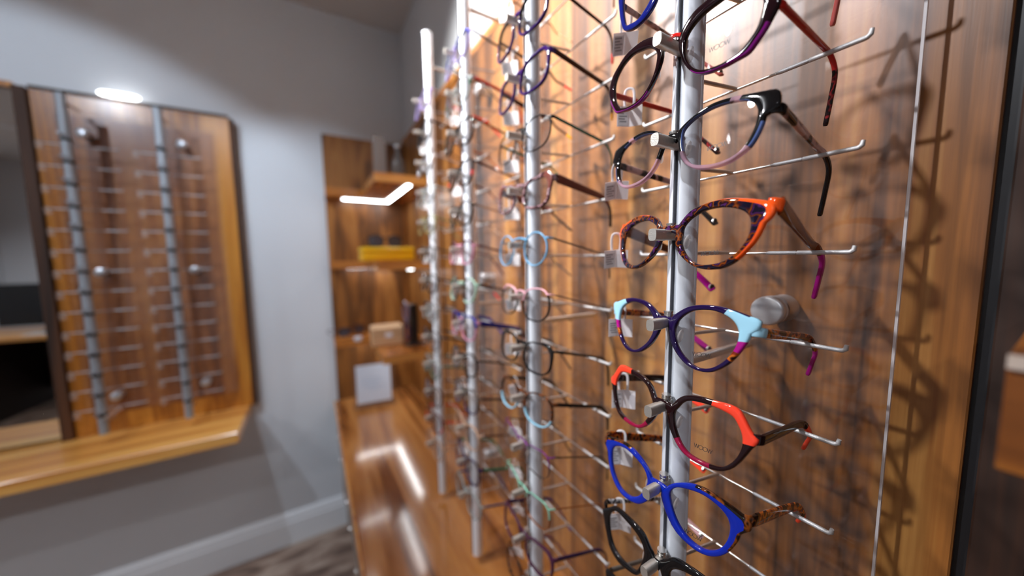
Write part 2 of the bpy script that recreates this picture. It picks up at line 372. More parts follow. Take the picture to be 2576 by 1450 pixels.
# clear sign holders on the top shelf
t = thing('sign_holder', 'tall frosted white sign holder at the left end of the top corner shelf', 'sign', (.262, 1.46, .328), .1)
G().box(-.03, .02, -.002, .002, .004, .155, b=.001).build('panel', [plain('frosted_panel', (.22, .20, .19, 1), .4)], t)
G().box(-.032, .025, -.02, .02, 0.0003, .004, b=.001).build('foot', [plain('clear_foot', (.6, .6, .62, 1), .2, alpha=.6)], t)
t = thing('clear_bottle', 'clear curved bottle-shaped holder on the top corner shelf', 'bottle', (.325, 1.45, .328), 0)
G().lathe([(.022, 0.0003), (.026, .004), (.028, .03), (.026, .06), (.018, .08), (.011, .092), (.010, .115), (.012, .118), (.002, .118)], (0, 0, 0), 2, 24).build('body', [frosted('bottle_glass', '#7a7f80', .3)], t)
G().lathe([(.012, .118), (.0125, .13), (.002, .131)], (0, 0, 0), 2, 20).build('stopper', [frosted('stopper_glass', '#d5dade', .6)], t)
# leaflet on the desk
t = thing('paper_sign', 'clear acrylic stand with a white printed sheet on the desk below the lowest shelf', 'sign', (.225, 1.72, -.7295), -.12)
G().box(-.094, .094, -.0015, .0015, .001, .225, b=.0005).build('clear_backing', [frosted('stand_acrylic', '#8d6d55', .22)], t)
G().box(-.078, .078, -.0032, -.0018, .03, .218).build('sheet', [plain('printed_sheet', (.62, .68, .78, 1), .6)], t)
s = G()
for i, (a, b) in enumerate([(-.05, .03), (-.055, .045), (-.045, .02), (-.05, .05), (-.03, .03)]):
    s.box(a, b, -.0036, -.0033, .15 - i * .014, .153 - i * .014)
s.build('print_lines', [plain('pale_blue_ink', (.35, .47, .62, 1), .6)], bpy.data.objects['sheet'])
G().box(-.094, .094, 0, .10, 0.0012, .004, b=.0005).build('foot', [bpy.data.materials['stand_acrylic']], t)

# ---------------------------------------------------------------- blurred wooden shelf beside the camera
t = thing('wall_shelf', 'out-of-focus orange-brown wooden shelf at the right edge of the picture', 'shelf', (XW, -.12, -.097))
G().box(-.205, -.0005, -.30, .133, 0, .052, b=.001).build('board', [wood('near_shelf_veneer', [(0.30, '#5a2f0c'), (0.5, '#7a4313'), (0.7, '#8f531b'), (0.85, '#a06022')], 1, 6, .1, .4, .2, seed=8.8)], t)
G().box(-.2075, -.2052, -.30, .133, .0465, .0525).build('edge_strip', [plain('edge_reflection', (.55, .45, .38, 1), .3)], t, 'pale strip painted as a reflection along the top edge')  # reflection on the top edge, put into a pale strip

# ---------------------------------------------------------------- acrylic sheet with stand-off fixings
acr = thing('acrylic_screen', 'large clear acrylic sheet fixed over the wood-panelled wall behind the racks', 'panel', (.43, .0, 0))
G().box(0, .004, .0785, .985, -.70, .63).build('sheet', [ACRYL], acr)
G().box(.0002, .0038, .0765, .0783, -.70, .63).build('edge_strip', [ACEDGE], acr, 'pale polished edge')
G().box(.0002, .0038, .9852, .987, -.70, .63).build('edge_strip', [ACEDGE], acr, 'pale polished edge')
k = 0
for y in (.169, .882):
    for z, w_ in ((.462, 'upper'), (-.062, 'middle'), (-.60, 'lower')):
        t = thing('standoff_fixing', '%s round satin metal fixing at the %s edge of the acrylic sheet' % (w_, 'right' if y < .5 else 'far'), 'fixing', (.43, y, z), 0, 'round fixings of the acrylic sheet')
        G().lathe([(.004, -.0135), (.0135, -.0135), (.0152, -.0125), (.0158, -.0105), (.0158, -.005), (.0150, -.0045), (.0150, -.0038), (.0158, -.003), (.0158, -.0004)], (0, 0, 0), 0, 40).build('cap', [CAPM], t)
        G().lathe([(.0150, .0045), (.0150, XW - .43 - .0004)], (0, 0, 0), 0, 32).build('barrel', [CAPM], t)

# ---------------------------------------------------------------- display poles with pegs, arms and rods
Y1, SP = .1916, .2482
def rodz(r): return (3 - r) * .08
def pole_profile():
    P = []; n = 120
    for i in range(n):
        a = 2 * PI * i / n; r = .0125
        d = (a - PI + PI) % (2 * PI) - PI            # angle from -X
        if abs(d) < .22: r = .0093
        g = (a - math.radians(262)) % (2 * PI)        # grooves on the right-hand flank
        for c in (0, .16, .32):
            if abs(g - c) < .03: r = .0118
        P.append((r * math.cos(a), r * math.sin(a)))
    return P
PP = pole_profile()
ORD = ['nearest', 'second', 'third', 'farthest']
def make_pole(i):
    t = thing('display_pole', '%s aluminium pole holding eyewear pegs and rods in front of the acrylic sheet' % ORD[i].capitalize(), 'display pole', (.30, Y1 + SP * i, -.705), 0, 'aluminium eyewear poles on the right')
    top = 1.30
    G().prism(PP, 2, 0, top, 0, smooth=False).build('upright', [ALU], t)
    G().box(-.0125, -.0092, .0017, .0026, .001, top - .001).build('slot', [ALUD], t, 'dark slot along the front')
    G().lathe([(.0128, top), (.0128, top + .003), (.011, top + .005), (.002, top + .005)], (0, 0, 0), 2, 32).build('end_cap', [ALU], t)
    for z in (.60, 1.22) if i % 2 == 0 else (.60, 1.22):
        G().tube([(.012, 0, z), (.1295, 0, z)], .0045, 12).build('wall_bracket', [STEEL], t)
    for r in range(-2, 11):
        z = rodz(r) + .705; zp = z + .0174
        # peg: D-shaped bar with a collar
        D = []
        for q in range(24):
            a = 2 * PI * q / 24; D.append((.0040 * math.copysign(abs(math.cos(a)) ** .55, math.cos(a)), zp + .0052 * math.copysign(abs(math.sin(a)) ** .75, math.sin(a))))
        s = G(); s.prism(D, 0, -.0445, -.030, smooth=True)
        D2 = [(p[0] * .9, zp + (p[1] - zp) * .9) for p in D]
        s.prism(D2, 0, -.030, -.0115, smooth=True)
        s.build('peg', [PEWTER], t)
        # serrated clamp nut on the peg
        s = G()
        for q in range(4): s.lathe([(.0040 + .0004 * (q % 2), q * .0014), (.0040 + .0004 * (q % 2), q * .0014 + .0013)], (-.0178, 0, zp + .0052), 2, 18)
        s.build('clamp_nut', [STEEL], t)
        G().tube([(.0115, .004, z + .001), (.0640, -.006, z + .001), (.0672, -.0066, z + .0005)], .0019, 10).build('arm', [STEEL], t)
        h = .0977
        hook = [(.0675, -h, z), (.0675, -h - .002, z + .0015), (.0675, -h - .0025, z + .005)]
        hook2 = [(.0675, h, z), (.0675, h + .002, z + .0015), (.0675, h + .0025, z + .005)]
        rd = G().tube([(.0675, -h, z), (.0675, h, z)], .0013, 10).build('rod', [STEEL], t)
        for sg, hk in ((-1, hook), (1, hook2)):
            s = G(); s.tube([(.0675, sg * .040, z), (.0675, sg * .043, z), (.0675, sg * .0625, z), (.0675, sg * .0632, z)], [.0012, .0018, .0018, .0015], 12)
            s.tube([(.0675, sg * .0635, z), (.0675, sg * .0640, z), (.0675, sg * (h - .001), z)] + hk, [.0016, .0019, .0019, .0018, .0018, .0014], 12)
            s.build('sleeve', [SLEEVE], rd, 'ribbed sleeve with an upturned end')
    return t
POLES = [make_pole(i) for i in range(4)]
# ---------------------------------------------------------------- eyewear
KAP, BX = 1.3, .272
def frame_axes(q):
    By, Bz, y, p, r = q
    R = Matrix.Rotation(y, 3, 'Z') @ Matrix.Rotation(p, 3, 'Y') @ Matrix.Rotation(r, 3, 'X')
    return Vector((BX, By, Bz)), R @ Vector((0, -1, 0)), R @ Vector((0, 0, 1)), R @ Vector((1, 0, 0))
def catmull(P, closed=True, sub=5):
    n = len(P); out = []
    rng = range(n) if closed else range(n - 1)
    for i in rng:
        g = (lambda j: P[j % n]) if closed else (lambda j: P[min(max(j, 0), n - 1)])
        p0, p1, p2, p3 = g(i - 1), g(i), g(i + 1), g(i + 2)
        for k in range(sub):
            t = k / sub
            out.append(tuple(.5 * ((2 * b) + (-a + c) * t + (2 * a - 5 * b + 4 * c - d) * t * t + (-a + 3 * b - 3 * c + d) * t ** 3) for a, b, c, d in zip(p0, p1, p2, p3)))
    if not closed: out.append(tuple(P[-1]))
    return out
def radial(P, c, N):
    D = catmull(P); n = len(D); res = []
    for k in range(N):
        a = 2 * PI * k / N; dx, dy = math.cos(a), math.sin(a); best = 0
        for i in range(n):
            x1, y1 = D[i][0] - c[0], D[i][1] - c[1]; x2, y2 = D[(i + 1) % n][0] - c[0], D[(i + 1) % n][1] - c[1]
            ex, ey = x2 - x1, y2 - y1; den = dx * ey - dy * ex
            if abs(den) < 1e-9: continue
            t = (x1 * ey - y1 * ex) / den; s = (x1 * dy - y1 * dx) / den
            if -1e-6 <= s <= 1 + 1e-6 and t > best: best = t
        res.append(best)
    for i in range(N):
        if res[i] <= 0: res[i] = max(res[i - 1], 1)
    return res
def sweep(g, pts, side, ha, hb, mi=0, n=12, e=.7, round_end=True):
    """tube with a soft-cornered rectangular section; ha = half size along side, hb = across it"""
    pts = [Vector(p) for p in pts]; N_ = len(pts); rings = []
    for i, p in enumerate(pts):
        t = (pts[min(i + 1, N_ - 1)] - pts[max(i - 1, 0)]).normalized()
        s = (side - t * side.dot(t)).normalized(); u = t.cross(s)
        rings.append([p + s * (ha[i] * math.copysign(abs(math.cos(2 * PI * k / n)) ** e, math.cos(2 * PI * k / n))) + u * (hb[i] * math.copysign(abs(math.sin(2 * PI * k / n)) ** e, math.sin(2 * PI * k / n))) for k in range(n)])
    if round_end:
        c = pts[-1]; t = (pts[-1] - pts[-2]).normalized(); m = min(ha[-1], hb[-1])
        rings.append([c + (q - c) * .75 + t * m * .8 for q in rings[N_ - 1]])
    vs = [q for r in rings for q in r]; fs = []
    for i in range(len(rings) - 1):
        for k in range(n): fs.append((i * n + k, i * n + (k + 1) % n, (i + 1) * n + (k + 1) % n, (i + 1) * n + k))
    g.add(vs, fs, mi, True); g.add(rings[0], [tuple(range(n))], mi); g.add(rings[-1], [tuple(range(n))], mi)
    return g
SEC = [(0, -.30), (.10, -.47), (.30, -.52), (.70, -.52), (.90, -.47), (1, -.30), (1, .30), (.88, .5), (.12, .5), (0, .30)]
def make_pair(q, I, O, bv, hv, fr, matfn, label, group, temple, tips=None, T=4.0, bh=3.2, th=(6.0, 4.6, 2.8, 3.4), tt=1.7, bm=0, rod=0.0, woow=None, pads=True, disc=False, hm=0, N=72, nearY=(-.073, -.075, -.068), farY=(.064, .055, .024), uh=None, drop=.050, name='eyeglasses'):
    B, eu, ev, en = frame_axes(q)
    root = thing(name, label, 'glasses', (0, 0, 0), 0, group)
    Mx = Matrix.Identity(4)
    for i in range(3): Mx[i][0] = eu[i]; Mx[i][1] = en[i]; Mx[i][2] = ev[i]; Mx[i][3] = B[i]
    root.matrix_world = Mx
    mm = .001
    n = len(I); A = sum(I[i][0] * I[(i + 1) % n][1] - I[(i + 1) % n][0] * I[i][1] for i in range(n)) / 2
    c = (sum((I[i][0] + I[(i + 1) % n][0]) * (I[i][0] * I[(i + 1) % n][1] - I[(i + 1) % n][0] * I[i][1]) for i in range(n)) / (6 * A),
         sum((I[i][1] + I[(i + 1) % n][1]) * (I[i][0] * I[(i + 1) % n][1] - I[(i + 1) % n][0] * I[i][1]) for i in range(n)) / (6 * A))
    ri = radial(I, c, N); ro = radial(O, c, N)
    if disc: ro = [x + .55 for x in ro]; ri = [x - .15 for x in ri]
    if fr.get('rimless_below') is not None:
        pass
    g = G()
    def yk(u): return KAP * (u * mm) ** 2
    for sg in (1, -1):
        vs = []; fs = []; mi = []; K = len(SEC)
        for k in range(N):
            a = 2 * PI * k / N
            r0, r1 = ri[k], max(ro[k], ri[k] + .9)
            for w_, d in SEC:
                r = r0 + (r1 - r0) * w_; u = c[0] + r * math.cos(a); v = c[1] + r * math.sin(a)
                vs.append((sg * u * mm, yk(u) + d * T * mm, v * mm))
        for k in range(N):
            for j in range(K):
                fs.append((k * K + j, k * K + (j + 1) % K, ((k + 1) % N) * K + (j + 1) % K, ((k + 1) % N) * K + j))
                wm = (SEC[j][0] + SEC[(j + 1) % K][0]) / 2; dm = (SEC[j][1] + SEC[(j + 1) % K][1]) / 2
                mi.append(matfn((k + .5) * 360 / N, wm, dm))
        g.add(vs, fs, mi, True)
    # bridge
    va = min(bv, max(p[1] for p in O) - 4)
    ang = [2 * PI * k / N for k in range(N)]
    us = [c[0] + ro[k] * math.cos(ang[k]) for k in range(N) if math.cos(ang[k]) < 0 and abs(c[1] + ro[k] * math.sin(ang[k]) - va) < 4]
    a_ = max(3.0, (min(us) if us else min(p[0] for p in O)))
    pts = [(s * mm, yk(s) - .0004 + (-.0006 if abs(s) < a_ * .5 else 0), (bv + dz) * mm) for s, dz in ((-a_ - 1.8, -1.5), (-a_ - .2, -.8), (-a_ * .5, .2), (0, .6), (a_ * .5, .2), (a_ + .2, -.8), (a_ + 1.8, -1.5))]
    hb = [bh * x for x in ((1.5, 1.35, 1.05, 1, 1.05, 1.35, 1.5) if bh > 2 else (1,) * 7)]
    if bh <= 2: pts = [(a, b, c_ + (.0012 if abs(a) < a_ * .0007 else 0)) for a, b, c_ in pts]
    sweep(g, pts, Vector((0, 1, 0)), [(T * .42 if bh > 2 else 1.1) * mm] * 7, [h * mm for h in hb], bm, round_end=False)
    # end pieces towards the hinges
    uh = uh or max(p[0] for p in O)
    for sg in (1, -1):
        h0 = min(th[0] * .46, 4.6) * mm
        ep = catmull([(sg * (uh - 4.5) * mm, yk(uh - 4) + .0002, hv * mm), (sg * (uh - 2.0) * mm, yk(uh - 2) + .0006, hv * mm), (sg * (uh - .7) * mm, yk(uh) + .0022, hv * mm), (sg * (uh - .1) * mm, max(yk(uh) + .0042, .0095), hv * mm), (sg * uh * mm, .0145, (hv - .3) * mm)], False, 3)
        ne = len(ep)
        sweep(g, ep, Vector((0, 0, 1)), [h0] * ne, [(T * .34 + (tt - T * .34) * i / (ne - 1)) * mm for i in range(ne)], hm, n=16, e=.45, round_end=False)
    fo = g.build('front_frame', fr['mats'], root)
    # lenses
    for sg in (1, -1):
        g = G()
        for d in (-.0007, .0007):
            vs = [(sg * c[0] * mm, yk(c[0]) + d, c[1] * mm)]
            for f in (.35, .7, 1.0):
                for k in range(N):
                    a = 2 * PI * k / N; r = (ri[k] + .5) * f; u = c[0] + r * math.cos(a); v = c[1] + r * math.sin(a)
                    vs.append((sg * u * mm, yk(u) + d, v * mm))
            fs = [(0, 1 + k, 1 + (k + 1) % N) for k in range(N)]
            for rr in range(2):
                for k in range(N): fs.append((1 + rr * N + k, 1 + rr * N + (k + 1) % N, 1 + (rr + 1) * N + (k + 1) % N, 1 + (rr + 1) * N + k))
            g.add(vs, fs, 0, True)
        lo = g.build('lens', [LENS], root)
        if woow and sg == 1:
            u0, v0, tilt = woow; H = 3.5; W_ = 3.6; s = G(); sw = .17
            def stroke(p, q_):
                d = Vector((q_[0] - p[0], q_[1] - p[1])); d.normalize(); nx, ny = -d.y * sw, d.x * sw
                P = [(p[0] + nx, p[1] + ny), (q_[0] + nx, q_[1] + ny), (q_[0] - nx, q_[1] - ny), (p[0] - nx, p[1] - ny)]
                for yy in (-.0009, -.0010): s.add([((u0 + a) * mm, yk(u0 + a) + yy, (v0 + b + tilt * a) * mm) for a, b in P], [(0, 1, 2, 3)])
            def Wl(x):
                L_ = [(x, H), (x + .9, 0), (x + 1.8, H), (x + 2.7, 0), (x + 3.6, H)]
                for i in range(4): stroke(L_[i], L_[i + 1])
            def Ol(x):
                L_ = [(x + 1.75 + 1.75 * math.cos(2 * PI * i / 18), H / 2 + 1.75 * math.sin(2 * PI * i / 18)) for i in range(19)]
                for i in range(18): stroke(L_[i], L_[i + 1])
            Wl(0); Ol(3.75); Ol(7.4); Wl(11.0)
            s.build('lens_print', [INK], lo, 'thin black letters WOOW')
    if pads:
        for sg in (1, -1):
            kk = min(range(N), key=lambda k: abs(ang[k] - math.radians(188)))
            u = c[0] - ri[kk] * .98; v = c[1] - 3
            g = G(); vs = []; fs = []
            for i in range(7):
                ph = PI * i / 6
                for j in range(10):
                    tj = 2 * PI * j / 10
                    vs.append((sg * (u + 1.0 + 1.4 * math.sin(ph) * math.cos(tj) + .25 * math.cos(ph) * 4) * mm, yk(u) + .0045 + .0035 * math.sin(ph) * math.sin(tj), (v + 6.5 * math.cos(ph)) * mm))
            for i in range(6):
                for j in range(10): fs.append((i * 10 + j, i * 10 + (j + 1) % 10, (i + 1) * 10 + (j + 1) % 10, (i + 1) * 10 + j))
            g.add(vs, fs, 0, True).build('nose_pad', [PADM], root)
    # temples, laid over the rod
    Yc = q[0]; inv = Mx.inverted()
    for sg, YY in ((1, nearY), (-1, farY)):
        h0, h1, h2, h3 = th
        zr = rod + .0026 + h1 * .5 * mm + .0004
        P = [(sg * uh * mm, .0140, (hv - .3) * mm)]
        hw = inv @ Vector((.3675, Yc + YY[0], zr)); md = (Vector(P[0]) + hw) / 2
        P += [tuple(md), tuple(hw), tuple(inv @ Vector((.378, Yc + YY[0] * .3 + YY[1] * .7, zr - .0045))), tuple(inv @ Vector((.387, Yc + YY[1], zr - .016))), tuple(inv @ Vector((.393, Yc + YY[1] * .5 + YY[2] * .5, zr - .016 - (drop - .016) * .5))), tuple(inv @ Vector((.397, Yc + YY[2], zr - drop)))]
        Q = catmull(P, False, 5); nq = len(Q)
        hs = []
        for i in range(nq):
            f = i / (nq - 1)
            if f < .35: h = h0 + (h1 - h0) * (f / .35)
            elif f < .66: h = h1 + (h2 - h1) * ((f - .35) / .31)
            else: h = h2 + ((9.6 if disc and sg == -1 else h3) - h2) * ((f - .66) / .34)
            hs.append(h * .5 * mm)
        cut = int(nq * (tips[1] if tips else 1)) if tips else nq - 1
        side = Vector((1, 0, 0))
        ta = [tt * mm] * nq
        to = sweep(G(), Q[:cut + 1], side, ta[:cut + 1], hs[:cut + 1], round_end=(cut == nq - 1)).build('temple', [temple], root)
        if tips:
            ti = sweep(G(), Q[cut:], side, [x * 1.03 for x in ta[cut:]], [x * 1.03 for x in hs[cut:]]).build('temple_tip', [tips[0]], to, tips[2] if len(tips) > 2 else None)
        if disc and sg == -1:
            e = Vector(Q[-2]); g = G()
            g.lathe([(.0040, .0005), (.0040, .0023), (.0034, .0025)], (e.x, e.y, e.z), 0, 24, 1, False); g.lathe([(.0033, .001), (.0033, .0027), (.001, .0028)], (e.x, e.y, e.z), 0, 24, 0, False)
            g.build('tip_disc', [BLACKM, STEEL], to)
    return root
ORDW = ['topmost', 'second', 'third', 'fourth', 'fifth', 'sixth', 'seventh', 'eighth', 'ninth', 'tenth', 'eleventh', 'twelfth', 'thirteenth']

# price tags: a folded plastic flag on a loop that hangs round the far temple
def price_tag(pos, rz, tilt, label, group, sc=1.0):
    t = thing('price_tag', label, 'price tag', pos, rz, group); t.rotation_euler = (tilt, 0, rz); t.scale = (sc, sc, sc)
    g = G()
    for (xa, ya), (xb, yb) in (((-.013, -.006), (0, 0)), ((0, 0), (.013, -.003))):
        P = [(xa, ya), (xb, yb), (xb + .0002, yb + .0007), (xa + .0002, ya + .0007)]
        g.prism(P, 2, -.036, -.0152)
    arc = [(-.0045, .001, -.0155), (-.005, .001, -.006), (-.004, .001, .0015), (0, .001, .0035), (.004, .001, .0015), (.005, .001, -.006), (.0045, .001, -.0155)]
    Q = catmull(arc, False, 4)
    sweep(g, Q, Vector((0, 1, 0)), [.0004] * len(Q), [.0014] * len(Q), n=8, round_end=False)
    b = g.build('tag_body', [TAGM], t)
    g = G()
    Pp = [(-.0122, -.0060), (-.0012, -.0009), (-.0012, -.0011), (-.0122, -.0062)]
    g.prism(Pp, 2, -.035, -.018)
    b2 = g.build('paper_label', [TAGP], t, 'white paper with tiny black print')
    g = G()
    for i, (s0, s1) in enumerate(((.1, .8), (.1, .62), (.15, .9), (.1, .7), (.2, .85))):
        x0 = -.0122 + .011 * s0; x1 = -.0122 + .011 * s1
        f = lambda x: -.0063 + (x + .0122) * (.0051 / .011)
        n_ = 5
        for k in range(n_):
            a = x0 + (x1 - x0) * (k + .08) / n_; c = x0 + (x1 - x0) * (k + .8) / n_
            g.add([(a, f(a), -.0195 - i * .0027), (c, f(c), -.0195 - i * .0027), (c, f(c), -.0208 - i * .0027), (a, f(a), -.0208 - i * .0027)], [(0, 1, 2, 3)])
    g.build('tiny_print', [INKG], b2)
    return t
NEAR={
 1:dict(q=(0.1917,0.1415,0.0081,0.0776,0.0135),bv=39.2,hv=29,
  I=[(12.9,28.2),(13.4,36.1),(17.7,41.9),(24.8,46.5),(34.9,49.1),(43.9,50.4),(55.8,47.2),(63.8,40.2),(66.5,32.8),(65.9,25.3),(64.1,17.3),(59.5,9.9),(53.7,4.3),(45.3,1.6),(37.1,1.3),(28.8,2.9),(22.1,7.4),(17.4,13.3),(14.2,20.5)],
  O=[(8.3,29.9),(8.6,39.7),(12.4,46.5),(19.1,52.5),(27.9,55.3),(38.4,56.2),(53.0,53.9),(68.9,43.2),(74.5,33.4),(75.0,27.9),(72.4,22.1),(69.0,14.5),(64.1,7.3),(59.8,2.2),(52.6,0.6),(44.5,-0.7),(35.2,-0.9),(26.1,1.5),(19.1,7.6),(12.7,17.2)]),
 2:dict(q=(0.1912,0.0623,-0.0445,0.1733,-0.0024),bv=40.2,hv=40,
  I=[(10.4,38.2),(11.2,44.3),(17.6,49.6),(29.2,53.4),(40.2,54.1),(50.5,52.8),(56.5,51.2),(62.0,47.6),(65.1,42.5),(65.8,38.0),(65.6,32.7),(63.9,24.7),(61.1,17.9),(57.5,12.8),(51.1,9.2),(41.0,7.5),(29.5,8.9),(21.7,12.2),(15.6,19.0),(11.7,29.5)],
  O=[(8.0,33.8),(5.4,41.7),(13.2,48.6),(22.0,53.6),(34.4,56.8),(47.6,56.4),(59.8,54.6),(70.5,53.3),(75.2,51.8),(76.6,48.5),(77.3,40.5),(75.9,38.4),(70.2,37.7),(69.3,30.6),(66.5,21.3),(62.8,14.7),(58.2,11.0),(51.4,6.9),(41.3,5.2),(29.9,6.1),(20.1,10.8),(13.0,19.1)]),
 3:dict(q=(0.1913,-0.0155,-0.1926,0.2000,-0.0243),bv=38.5,hv=50,
  I=[(14.3,32.9),(14.5,40.0),(20.5,46.3),(31.2,51.2),(43.3,52.2),(52.9,50.8),(61.7,47.5),(66.7,43.3),(68.8,38.8),(69.3,31.8),(68.0,24.9),(64.6,18.4),(60.4,13.5),(54.2,9.0),(45.1,6.6),(35.9,6.5),(27.3,10.1),(19.8,16.5),(14.7,25.1)],
  O=[(9.2,29.4),(9.4,38.6),(12.3,43.5),(19.6,51.6),(30.4,55.6),(42.9,57.5),(53.5,57.2),(66.4,54.7),(76.8,51.9),(80.1,49.7),(81.3,47.0),(80.5,40.9),(77.4,38.6),(75.7,31.9),(72.4,23.6),(69.0,18.4),(64.6,12.4),(58.8,7.4),(51.2,4.1),(39.6,3.5),(29.4,6.4),(18.0,14.0),(12.0,21.3)]),
 4:dict(q=(0.1916,-0.1070,-0.0870,0.1498,-0.0316),bv=47.1,hv=48,
  I=[(10.9,39.6),(13.0,47.3),(18.6,54.0),(26.9,58.8),(38.0,60.7),(47.3,59.9),(55.2,56.8),(60.3,52.3),(62.8,46.9),(63.1,40.7),(61.5,33.5),(58.1,26.4),(53.4,20.0),(47.3,14.9),(40.0,12.1),(32.6,12.4),(25.7,15.7),(18.0,22.4),(13.2,30.0)],
  O=[(4.8,40.0),(6.1,48.4),(10.1,52.9),(17.4,58.4),(25.2,62.1),(35.8,64.0),(46.9,64.1),(57.3,62.3),(67.5,59.3),(74.6,57.2),(75.3,54.6),(74.5,48.9),(70.9,47.2),(68.7,40.6),(65.1,32.6),(60.8,25.3),(55.7,18.8),(48.6,12.9),(42.0,10.2),(32.8,10.2),(23.9,13.4),(14.6,21.0),(8.2,30.4)]),
 5:dict(q=(0.1912,-0.1916,-0.0679,0.1196,-0.0020),bv=51.7,hv=52,
  I=[(11.6,47.7),(14.6,53.7),(18.9,60.1),(25.3,64.2),(36.0,66.3),(46.1,66.6),(54.6,65.6),(60.1,63.6),(63.6,59.1),(66.4,53.9),(67.7,48.0),(67.4,41.4),(65.2,33.8),(61.7,27.3),(57.0,22.0),(50.1,19.3),(40.2,17.8),(29.9,18.3),(22.7,22.0),(16.7,30.0),(12.8,38.5)],
  O=[(4.9,46.3),(10.0,54.6),(15.1,62.1),(21.6,67.1),(32.5,70.1),(44.5,71.0),(55.0,71.8),(61.4,70.7),(65.3,66.9),(70.5,58.6),(73.3,55.2),(76.3,53.1),(75.7,48.9),(72.9,44.1),(69.8,37.3),(66.5,30.4),(62.6,24.1),(56.8,18.9),(49.3,16.0),(38.6,15.1),(27.5,16.4),(19.3,21.0),(11.6,29.7),(7.0,38.8)]),
 6:dict(q=(0.1917,-0.2653,0.0197,0.0577,0.0087),bv=45.0,hv=56,
  I=[(11.7,42.8),(14.1,49.3),(19.3,54.2),(27.8,57.5),(37.1,59.6),(45.5,59.2),(53.0,56.5),(58.7,52.4),(61.8,46.0),(61.8,38.4),(60.3,30.9),(57.1,23.5),(52.0,17.2),(45.4,12.8),(37.6,11.5),(29.8,13.5),(22.0,19.3),(16.5,27.1),(13.0,35.6)],
  O=[(3.7,38.6),(8.4,47.3),(14.4,54.2),(24.3,60.6),(33.7,64.0),(42.7,64.8),(51.4,63.4),(59.6,61.8),(66.4,59.7),(72.9,57.5),(74.5,55.5),(74.1,48.4),(69.1,43.9),(66.7,34.8),(62.3,24.6),(56.5,16.5),(49.6,11.1),(40.9,8.4),(31.5,9.1),(21.1,12.3),(12.7,20.1),(6.7,30.1)]),
 7:dict(q=(0.1916,-0.3450,0.0200,0.0500,0.0100),bv=43.5,hv=52,
  I=[(61.7,25.3),(53.9,14.7),(42.0,11.6),(31.3,12.3),(22.6,15.8),(17.6,25.1),(14.0,38.6),(14.6,46.2),(18.8,52.6),(27.7,57.2),(40.3,59.4),(52.8,59.7),(61.9,51.2),(64.9,40.9)],
  O=[(74.3,39.2),(67.4,23.4),(59.8,10.6),(46.0,5.5),(33.1,8.2),(22.3,11.9),(17.1,18.2),(10.7,29.4),(3.3,45.9),(8.9,53.1),(16.7,61.5),(28.3,64.2),(42.9,64.4),(56.6,62.2),(67.2,52.7),(76.2,45.1)]),
}
BLK = acetate('black_acetate', '#0b0b0e'); BLUE = acetate('cobalt_acetate', '#0826a2'); NAVY = acetate('navy_acetate', '#07166b')
BURG = acetate('burgundy_acetate', '#18040b'); REDT = acetate('red_acetate', '#c4211c'); PURP = acetate('violet_acetate', '#1c0a3c'); MAG = acetate('magenta_acetate', '#a5087f')
PURE = acetate('purple_edge', '#7c1478'); CORAL = acetate('coral_acetate', '#f4442c'); ORG = acetate('orange_acetate', '#f4581a'); SKY = acetate('sky_acetate', '#9ccfe6')
DKRED = acetate('dark_red_acetate', '#1b0509'); RASP = acetate('raspberry_clear', '#96103e', .8); PINKC = acetate('clear_pink', '#c9a2b4', .42); LILC = acetate('clear_lilac', '#6f86c9', .7)
PINKB = acetate('soft_pink', '#e2b5bd'); YELT = acetate('yellow_tip', '#d9b400'); AMB = acetate('amber_tip', '#d28a10'); DKBRN = acetate('dark_brown_acetate', '#3a1a10')
BRNT = acetate('wood_brown_temple', '#6a2f0e', .92); SALM = acetate('salmon_acetate', '#c9605a')
TORT = tortoise('orange_tortoise', ['#0e0b1e', '#150f26', '#3a140c', '#8a420e', '#1a0c14', '#2c1010', '#4e1e5e', '#120d20'])
TORB = tortoise('brown_tortoise', ['#0e0705', '#1e0d07', '#7a3f12', '#160a06'])
TORP = tortoise('pink_black_mottle', ['#140a0c', '#1c0c10', '#c09a98', '#c8a4a0', '#1c1014'], 90)
TORR = tortoise('red_black_mottle', ['#120608', '#1a0608', '#2a080c', '#a0282c', '#140608'])
TORO = tortoise('amber_red_mottle', ['#1a0805', '#7a2410', '#c86a1c', '#2a0c06'])
WBM = tortoise('white_black_mottle', ['#0c0c0e', '#2a2a2e', '#c9c9cf', '#111114'])
G1 = 'eyeglasses on the nearest pole'
def any_(i): return lambda a, w, d: i
def m1(a, w, d):
    if d > .12: return 1
    if 225 < a < 345 and w > .75: return 2
    return 0
def m2(a, w, d):
    if 195 < a < 325 or 57 < a < 70: return 1
    if w < .1 and 40 < a < 200: return 2
    if 325 <= a and w > .7: return 2
    return 0
def m3(a, w, d):
    up = a < 118 or a > 318
    if up and (w > (.86 if 55 < a < 118 else .66) or d > .3): return 1
    return 0
def m4(a, w, d):
    if 3 < a < 32 or (32 <= a < 58 and w < .9): return 1
    if a >= 345 or a <= 3: return 2
    if 325 < a < 345: return 3
    return 0
def m5(a, w, d):
    if 8 < a < 84: return 1
    if 215 < a < 285: return 2
    return 0
def m6(a, w, d):
    if (a < 96 or a > 335) and w > (.62 if a < 60 or a > 335 else .8): return 1
    if (a < 96) and abs(d) > .3 and w > .5 and a > 60: return 1
    return 0
